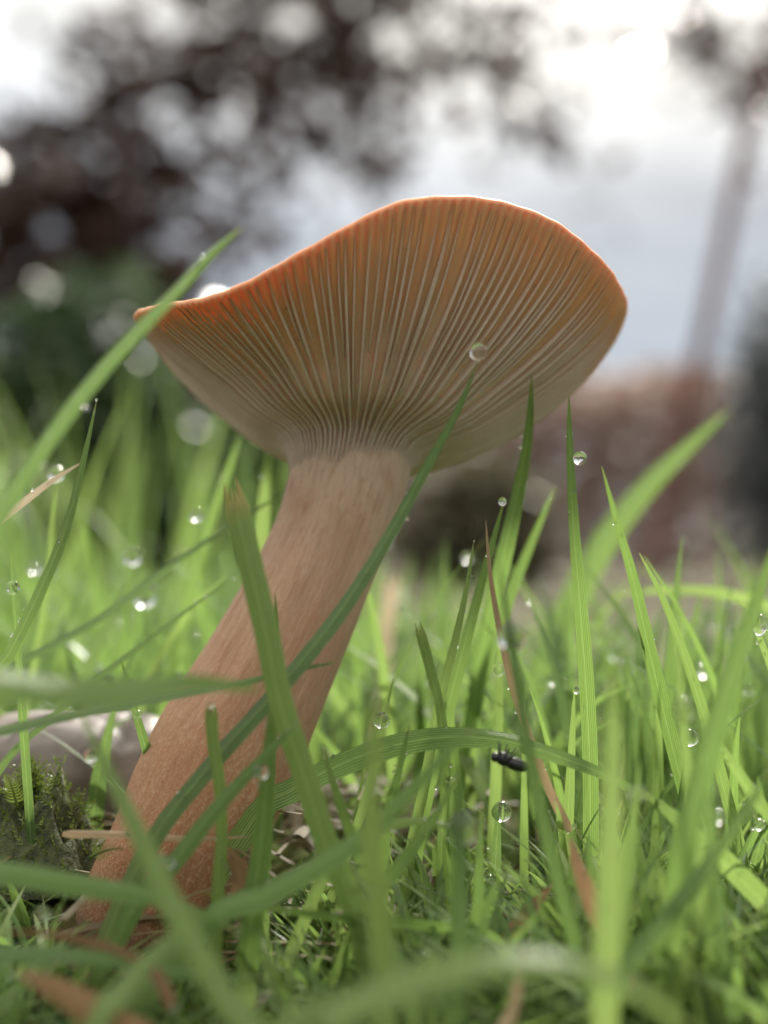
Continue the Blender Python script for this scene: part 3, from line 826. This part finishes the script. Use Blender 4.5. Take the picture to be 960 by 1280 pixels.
fields.append(field(170, lambda r, n, y: r.uniform(.003, .06, n), lambda r, n: r.uniform(-.012, .035, n),
          lambda r, n, x, y: r.uniform(.030, .062, n), lambda r, n: r.uniform(.0010, .0023, n), 14, (.1, .75), 9, keep_tall, .55))
fields.append(field(75, lambda r, n, y: r.uniform(-.066, -.038, n), lambda r, n: r.uniform(.012, .05, n),
          lambda r, n, x, y: r.uniform(.04, .07, n), lambda r, n: r.uniform(.0007, .0018, n), 14, (.3, .75), 10, keep_tall, .45))
fields.append(field(420, lambda r, n, y: r.uniform(-.06, .062, n), lambda r, n: r.uniform(-.055, .03, n),
          lambda r, n, x, y: r.uniform(.022, .05, n), lambda r, n: r.uniform(.0005, .0011, n), 12, (.2, 1.1), 14, keep_front, .7))
fields.append(field(420, lambda r, n, y: r.uniform(-.024, .014, n), lambda r, n: r.uniform(-.034, -.002, n),
          lambda r, n, x, y: r.uniform(.012, .034, n), lambda r, n: r.uniform(.0008, .0019, n), 10, (.1, .8), 15,
          limit(([0, 330, 345, 400, 520, 600], [1090, 1060, 960, 930, 900, 1030])), .6))
fields.append(holder_blades())
off = 0; VV, QQ, UU, TT, TD = [], [], [], [], []
for v, q, u_, t_, d_ in fields:
    VV.append(v); QQ.append(q + off); UU.append(u_); TT.append(t_); TD.append(d_); off += len(v)
o = mesh_obj('grass', np.vstack(VV), np.vstack(QQ), M['grass'], uv=np.vstack(UU), attrs={'tint': np.concatenate(TT), 'tipdry': np.concatenate(TD)})
tag(o, 'green lawn grass filling the ground around the mushroom', 'grass', kind='stuff')

# dead thatch lying between the blades
r_ = np.random.default_rng(21)
TV, TQ, TU, TA, off = [], [], [], [], 0
for k in range(170):
    x, y = r_.normal(-.018, .024), r_.uniform(-.05, .05)
    a, L = r_.uniform(0, 2 * math.pi), r_.uniform(.008, .03)
    z0 = ground_h(x, y) + .0006 + r_.random() * .003
    p0 = np.array([x, y, z0]); d = np.array([math.cos(a), math.sin(a), r_.uniform(-.05, .22)])
    pts = [p0, p0 + d * L * .5 + np.array([0, 0, r_.uniform(0, .003)]), p0 + d * L]
    c = spline(pts, 5); sd = np.array([-math.sin(a), math.cos(a), r_.uniform(-.4, .4)]) * r_.uniform(.0003, .0008)
    v = np.stack([c - sd, c + np.array([0, 0, .0002]), c + sd], 1).reshape(-1, 3)
    TV.append(v); TQ.append(grid_quads(3, 5) + off); off += len(v)
    TU.append(np.stack([np.tile([0, .5, 1.0], 5), np.repeat(np.linspace(0, 1, 5), 3)], 1)); TA.append(np.full(15, r_.random()))
o = mesh_obj('thatch', np.vstack(TV), np.vstack(TQ), M['thatch'], uv=np.vstack(TU), attrs={'tint': np.concatenate(TA)})
tag(o, 'tan dead straw littering the soil between the blades', 'thatch', kind='stuff')

# ------------------------------------------------------------------ moss, stone
mc = P(45, 1000, -.004); mc[2] = 0
moss = empty('moss_clump', mc); tag(moss, 'dark moss clump left of the stem foot', 'moss')
nu_, nv_ = 40, 20
V = []
for j in range(nv_):
    for i in range(nu_):
        a = 2 * math.pi * i / nu_; q = j / (nv_ - 1)
        d = Vector((math.cos(a) * q * 2, math.sin(a) * q * 2, 3))
        rr = 1 + .3 * noise.noise(d)
        zz = .0125 * (1 - q ** 2) * (1 + .5 * noise.noise(d * 3)) - .001 + .0012 * noise.noise(d * 12)
        V.append(mc + np.array([math.cos(a) * q * .0115 * rr, math.sin(a) * q * .009 * rr, zz]))
mesh_obj('mound', V, grid_quads(nu_, nv_, True), M['moss'], moss)
MV, MQ, MA, off = [], [], [], 0
for k in range(520):
    i = r_.integers(0, nu_ * nv_); b = V[i]
    d = norm(np.array([r_.normal(0, .5), r_.normal(0, .5) - .2, 1.0])); L = r_.uniform(.001, .0032)
    for f in range(5):
        p = b + d * L * f / 4
        for sgn in (-1, 1):
            e = norm(np.cross(d, r_.normal(0, 1, 3))) * sgn * .0007 * (1.1 - f / 5)
            sd = np.cross(d, norm(e)) * .00016
            v = np.array([p - sd, p + e * .5 - sd * .6 + d * .0002, p + e + d * .0005, p + sd])
            MV.append(v); MQ.append(np.arange(4)[None] + off); off += 4; MA.append(np.full(4, r_.random()))
o = mesh_obj('shoots', np.vstack(MV), np.vstack(MQ), M['moss_shoot'], moss, attrs={'tint': np.concatenate(MA)})
o['kind'] = 'stuff'

def sprig(px, py, y, ang, L, label):
    b = P(px, py, y)
    t = empty('moss_sprig', b); tag(t, label, 'moss', 'yellow-green moss sprigs')
    d = norm(np.array([math.cos(ang), -.2, math.sin(ang)]))
    s = np.linspace(0, 1, 14)
    c = b + d * (L * s)[:, None] + np.array([0, 0, -.25]) * (L * s ** 2)[:, None]
    v, q, tr = tube(c, .00018 * (1.2 - s), 6)
    mesh_obj('stalk', v, q, M['moss_shoot'], t, tris=tr, attrs={'tint': np.full(len(v), .3)})
    for k in range(2, 14):
        for sgn in (-1, 1):
            e = norm(np.cross(d, [0.1, 1, .05])) * sgn
            l = L * .24 * (1.15 - s[k] * .8)
            p = c[k]; w_ = d * l * .09
            v = np.array([p - w_, p + e * l * .55 - w_ * .9 + d * l * .1, p + e * l + d * l * .45, p + e * l * .45 + w_ * 1.2, p + w_])
            mesh_obj('leaf', v, None, M['moss_shoot'], t, tris=[[0, 1, 3], [1, 2, 3], [0, 3, 4]], attrs={'tint': np.full(5, .5 + .4 * random.random())})
sprig(112, 1072, -.02, .55, .0052, 'feathery yellow-green moss sprig against the stem foot')
sprig(22, 1010, -.018, 1.75, .006, 'upright yellow-green moss sprig in front of the moss clump')

sc_ = P(85, 905, .03); sc_[2] = .008
v, q, tr = ellipsoid(sc_, (.021, .012, .0105), 48, 26)
v = np.array([p + (p - sc_) * (.22 * noise.noise(Vector(p * 90)) + .06 * noise.noise(Vector(p * 400))) for p in v])
o = mesh_obj('stone', v, q, M['stone'], tris=tr, origin=np.array([sc_[0], sc_[1], 0]))
tag(o, 'blurred pale pinkish grey stone behind the moss at left', 'stone')

# fine dew beads along the blades
bv, bq, bt = ellipsoid((0, 0, 0), (1, 1, 1), 8, 6)
DV, DQ, DT, off = [], [], [], 0
heroes = [o for o in C.objects if o.name.startswith(('grass_blade', 'dry_stalk', 'dead_leaf'))]
for o in heroes:
    n = len(o.data.vertices); co = np.zeros(n * 3, np.float32); o.data.vertices.foreach_get('co', co)
    co = co.reshape(-1, 3) + np.array(o.location)
    for k in range(14):
        p = co[r_.integers(0, n)] + r_.normal(0, .0001, 3) + np.array([0, -.00015, 0])
        rr = r_.uniform(.00008, .00026)
        DV.append(bv * rr + p); DQ.append(bq + off); DT.append(bt + off); off += len(bv)
near = np.vstack(VV[:3]); 
for p in near[r_.integers(0, len(near), 900)]:
    if p[2] < .002: continue
    rr = r_.uniform(.00012, .0005)
    DV.append(bv * rr + p); DQ.append(bq + off); DT.append(bt + off); off += len(bv)
back = VV[3]
for p in back[r_.integers(0, len(back), 500)]:
    rr = r_.uniform(.0003, .0011)
    DV.append(bv * rr + p); DQ.append(bq + off); DT.append(bt + off); off += len(bv)
o = mesh_obj('fine_dew', np.vstack(DV), np.vstack(DQ), M['water'], tris=np.vstack(DT))
tag(o, 'tiny beads of dew strung along the grass', 'dew', kind='stuff')

# ------------------------------------------------------------------ small black fly under the striped blade
fc = P(638, 953, -.0235)
fly = empty('fly', fc); tag(fly, 'small black fly clinging under the broad striped blade', 'fly')
fx = norm(P(660, 956, -.0205) - P(615, 939, -.0205)); fz = np.array([0, 0, 1.0]); fy = np.cross(fz, fx); fz = np.cross(fx, fy)
R = np.stack([fx, fy, fz], 1)
def fl(*p): return fc + R @ (np.array(p) * 1.15e-3)
def fpart(name, parts, mat):
    v, q, t = join(parts); return mesh_obj(name, v, q, M[mat], fly, tris=t)
fpart('abdomen', [ellipsoid(fl(.6, 0, 0), (.0017, .0008, .0008), 16, 10, R)], 'fly')
fpart('thorax', [ellipsoid(fl(-.8, 0, .1), (.0011, .0008, .0009), 16, 10, R)], 'fly')
hd = fpart('head', [ellipsoid(fl(-1.7, 0, -.05), (.0006, .0007, .00065), 14, 9, R)], 'fly')
for s_ in (-1, 1):
    pts = spline([fl(-.6, .25 * s_, .5), fl(.6, .45 * s_, .62), fl(1.9, .4 * s_, .35), fl(2.7, .2 * s_, .1)], 12)
    wd = np.sin(np.linspace(.25, 3.0, 12)) * .00055
    up = R @ np.array([0, .55 * s_, .3])
    v = np.stack([pts - up * wd[:, None], pts + up * wd[:, None] * .2 + R @ np.array([0, 0, .00006]), pts + up * wd[:, None]], 1).reshape(-1, 3)
    mesh_obj('wing', v, grid_quads(3, 12), M['wing'], fly)
    for k in range(3):
        x0 = -1.2 + .4 * k
        pts = spline([fl(x0, .3 * s_, .0), fl(x0 - .3 + .3 * k, .9 * s_, .75), fl(x0 - .5 + .5 * k, 1.2 * s_, 1.35), fl(x0 - .6 + .6 * k, 1.3 * s_, 1.7)], 8)
        v, q, t = tube(pts, np.linspace(.00013, .00006, 8), 6)
        mesh_obj('leg', v, q, M['fly'], fly, tris=t)
    v, q, t = tube(spline([fl(-2.0, .1 * s_, .1), fl(-2.4, .2 * s_, .4), fl(-2.6, .3 * s_, .8)], 6), .00004, 5)
    mesh_obj('antenna', v, q, M['fly'], fly, tris=t)

# ------------------------------------------------------------------ background plants
def leaves(points, size, r, flat=.6, aspect=.55):
    n = len(points)
    d = norm(r.normal(0, 1, (n, 3)) * np.array([1, 1, flat])); s = norm(np.cross(d, r.normal(0, 1, (n, 3))))
    nn = np.cross(d, s); L = (size * r.uniform(.6, 1.25, n))[:, None]
    p = points
    V = np.stack([p, p + d * L * .5 - s * L * aspect * .5 + nn * L * .08, p + d * L, p + d * L * .5 + s * L * aspect * .5 + nn * L * .08], 1).reshape(-1, 3)
    Q = np.arange(4 * n).reshape(-1, 4)
    return V, Q, np.repeat(r.random(n), 4)

def twigs_from(limb, r, count, length, droop, t0=.15):
    out = []
    for k in range(count):
        t = r.uniform(t0, 1); i = int(t * (len(limb) - 1))
        b = limb[i]; d = norm(r.normal(0, 1, 3) + np.array([0, 0, .1])); L = length * r.uniform(.5, 1.2)
        out.append(spline([b, b + d * L * .5 + np.array([0, 0, .05 * L]), b + d * L + np.array([0, 0, -droop * L])], 8))
    return out

def tree(name, label, base, trunk_px, trunk_r, limbs, tw, leaf, matb, matl, seed, cat='tree', group=None):
    r = np.random.default_rng(seed)
    t = empty(name, base); tag(t, label, cat, group)
    parts = [tube(spline(trunk_px, 24), np.linspace(trunk_r[0], trunk_r[1], 24), 12)]
    pts = []
    for lb, rr in limbs:
        c = spline(lb, 24)
        parts.append(tube(c, np.linspace(rr, rr * .25, 24), 8))
        for w in twigs_from(c, r, *tw):
            parts.append(tube(w, np.linspace(rr * .22, rr * .06, 8), 5))
            idx = r.uniform(0.1, 1, leaf[0]) * 7
            lo = np.floor(idx).astype(int).clip(0, 6); f = (idx - lo)[:, None]
            pts.append(w[lo] * (1 - f) + w[lo + 1] * f + r.normal(0, leaf[1] * .35, (leaf[0], 3)))
    v, q, tr = join(parts)
    mesh_obj('trunk', v, q, M[matb], t, tris=tr)
    v, q, a = leaves(np.vstack(pts), leaf[1], r)
    mesh_obj('crown', v, q, M[matl], t, attrs={'tint': a})
    return t

Y1 = 4.2
def L1(*pp): return [P(x, y, Y1 + dz) for x, y, dz in pp]
tb = P(-180, 760, Y1); tb[2] = 0
tree('purple_leaved_tree', 'dark purple-leaved tree blurred against the white sky, left of the cap', tb,
     [tb, P(-170, 500, Y1), P(-140, 200, Y1), P(-80, -150, Y1), P(-60, -500, Y1)], (.09, .04),
     [(L1((-160, 330, 0), (-40, 270, -.1), (60, 255, -.2), (170, 290, -.2)), .03),
      (L1((-150, 250, 0), (20, 200, .1), (150, 130, .1), (280, 100, .1), (400, 140, 0)), .035),
      (L1((-140, 180, 0), (100, 150, -.1), (240, 85, 0), (330, 60, .2), (480, 110, .2)), .03),
      (L1((-100, -100, 0), (150, -120, .1), (330, -40, .1), (450, 90, .1), (470, 260, .1)), .03),
      (L1((-90, -160, 0), (250, -200, -.2), (480, -80, -.2), (600, 60, -.2), (640, 200, -.2)), .028),
      (L1((-150, 260, 0), (60, 260, .3), (220, 230, .3), (360, 260, .3)), .02),
      (L1((-170, 380, 0), (-60, 380, -.2), (60, 340, -.2), (160, 370, -.2)), .02),
      (L1((-160, 330, 0), (0, 320, .3), (120, 330, .3), (260, 345, .3)), .02),
      (L1((-150, 330, 0), (-300, 200, .3), (-450, 220, .3)), .03),
      (L1((-100, -100, 0), (-300, -200, .3), (-450, -100, .3)), .03)],
     (34, .45, .35, .3), (7, .125), 'bark', 'purple_leaf', 31)

Y2 = 3.0
sb = P(815, 760, Y2); sb[2] = 0
tree('red_barked_sapling', 'thin leaning reddish trunk blurred at the right of the cap', sb,
     [sb, P(838, 580, Y2), P(880, 420, Y2), P(905, 300, Y2), P(932, 170, Y2), P(975, 30, Y2), P(1020, -150, Y2)], (.022, .013),
     [([P(950, 110, Y2), P(905, 60, Y2), P(872, 40, Y2), P(856, 95, Y2)], .012),
      ([P(935, 160, Y2), P(985, 90, Y2 + .1), P(1040, 60, Y2 + .1)], .012),
      ([P(1000, -60, Y2), P(930, -110, Y2), P(870, -40, Y2), P(862, 30, Y2)], .012),
      ([P(1015, -130, Y2), P(1100, -200, Y2), P(1180, -170, Y2)], .012)],
     (16, .14, .9), (13, .04), 'red_bark', 'purple_leaf', 41)

def bush(name, label, c, rad, n, size, matl, seed, cat, stems=7, group=None, power=.45):
    r = np.random.default_rng(seed)
    c = np.asarray(c, float); rad = np.asarray(rad, float)
    t = empty(name, (c[0], c[1], 0)); tag(t, label, cat, group)
    parts = []
    for k in range(stems):
        b = np.array([c[0] + r.uniform(-.4, .4) * rad[0], c[1] + r.uniform(-.3, .3) * rad[1], 0])
        e = c + norm(r.normal(0, 1, 3) * np.array([1, 1, .5]) + np.array([0, 0, .8])) * rad * .85
        parts.append(tube(spline([b, (b + e) / 2 + r.normal(0, .06, 3) * rad, e], 10), np.linspace(.02, .004, 10) * max(rad[2], .3), 6))
    v, q, tr = join(parts)
    mesh_obj('stems', v, q, M['bark'], t, tris=tr)
    d = norm(r.normal(0, 1, (n, 3))); q_ = r.random(n) ** power
    lump = np.array([1 + .35 * noise.noise(Vector(x * 2.2) + Vector((seed, 0, 0))) + .15 * noise.noise(Vector(x * 6)) for x in d])
    pts = c + d * (q_ * lump)[:, None] * rad
    pts = pts[pts[:, 2] > .01]
    v, q, a = leaves(pts, size, r)
    mesh_obj('foliage', v, q, M[matl], t, attrs={'tint': a})
def bpx(x, ytop, y, ybot=None):
    return P(x, ytop, y)
def px_bush(name, label, x0, x1, ytop, y, n, size, matl, seed, cat):
    a, b, c = P(x0, ytop, y), P(x1, ytop, y), P((x0 + x1) / 2, ytop, y)
    h = c[2] / 1.75
    bush(name, label, (c[0], y, h * .75), ((b[0] - a[0]) / 2, (b[0] - a[0]) / 2.6, h), n, size, matl, seed, cat)
px_bush('evergreen_bush', 'dark green rounded bush blurred behind the left grass', -60, 260, 350, 1.1, 5200, .026, 'green_leaf', 51, 'bush')
px_bush('evergreen_bush', 'lower green bush blurred behind the left side of the stem', 170, 480, 470, 1.5, 5000, .03, 'green_leaf', 52, 'bush')
px_bush('evergreen_bush', 'green bush at the far left edge beside the purple tree', -330, 10, 330, 1.4, 4500, .03, 'green_leaf', 53, 'bush')
px_bush('evergreen_bush', 'small olive bush blurred just right of the stem', 500, 700, 575, 1.7, 3000, .03, 'olive_leaf', 55, 'bush')
p = P(985, 400, 4.5); bush('conifer_bush', 'dark blue-green conifer blurred at the right photo edge', (p[0], 4.5, .45), (.26, .25, .62), 4200, .05, 'conifer', 54, 'bush')
# russet hedge: one clipped run of brown leaves
r = np.random.default_rng(61)
hb = empty('russet_hedge', (0.8, 6.3, 0)); tag(hb, 'low russet-brown hedge blurred across the back of the lawn', 'hedge')
n = 26000
hp = np.stack([r.uniform(-2.2, 5.0, n), 6.3 + r.uniform(-.3, .3, n), r.random(n) ** .8 * .92], 1)
hp[:, 2] *= 1 + .06 * np.array([noise.noise(Vector((x * 2.5, 0, 0))) for x in hp[:, 0]])
v, q, a = leaves(hp, .075, r)
mesh_obj('foliage', v, q, M['russet_leaf'], hb, attrs={'tint': a})
parts = []
for k in range(24):
    x = -2.1 + k * .3 + r.uniform(-.08, .08)
    parts.append(tube(spline([(x, 6.3, 0), (x + r.normal(0, .05), 6.3 + r.normal(0, .05), .4), (x + r.normal(0, .12), 6.3 + r.normal(0, .1), .85)], 8), np.linspace(.02, .006, 8), 6))
v, q, tr = join(parts)
mesh_obj('stems', v, q, M['bark'], hb, tris=tr)
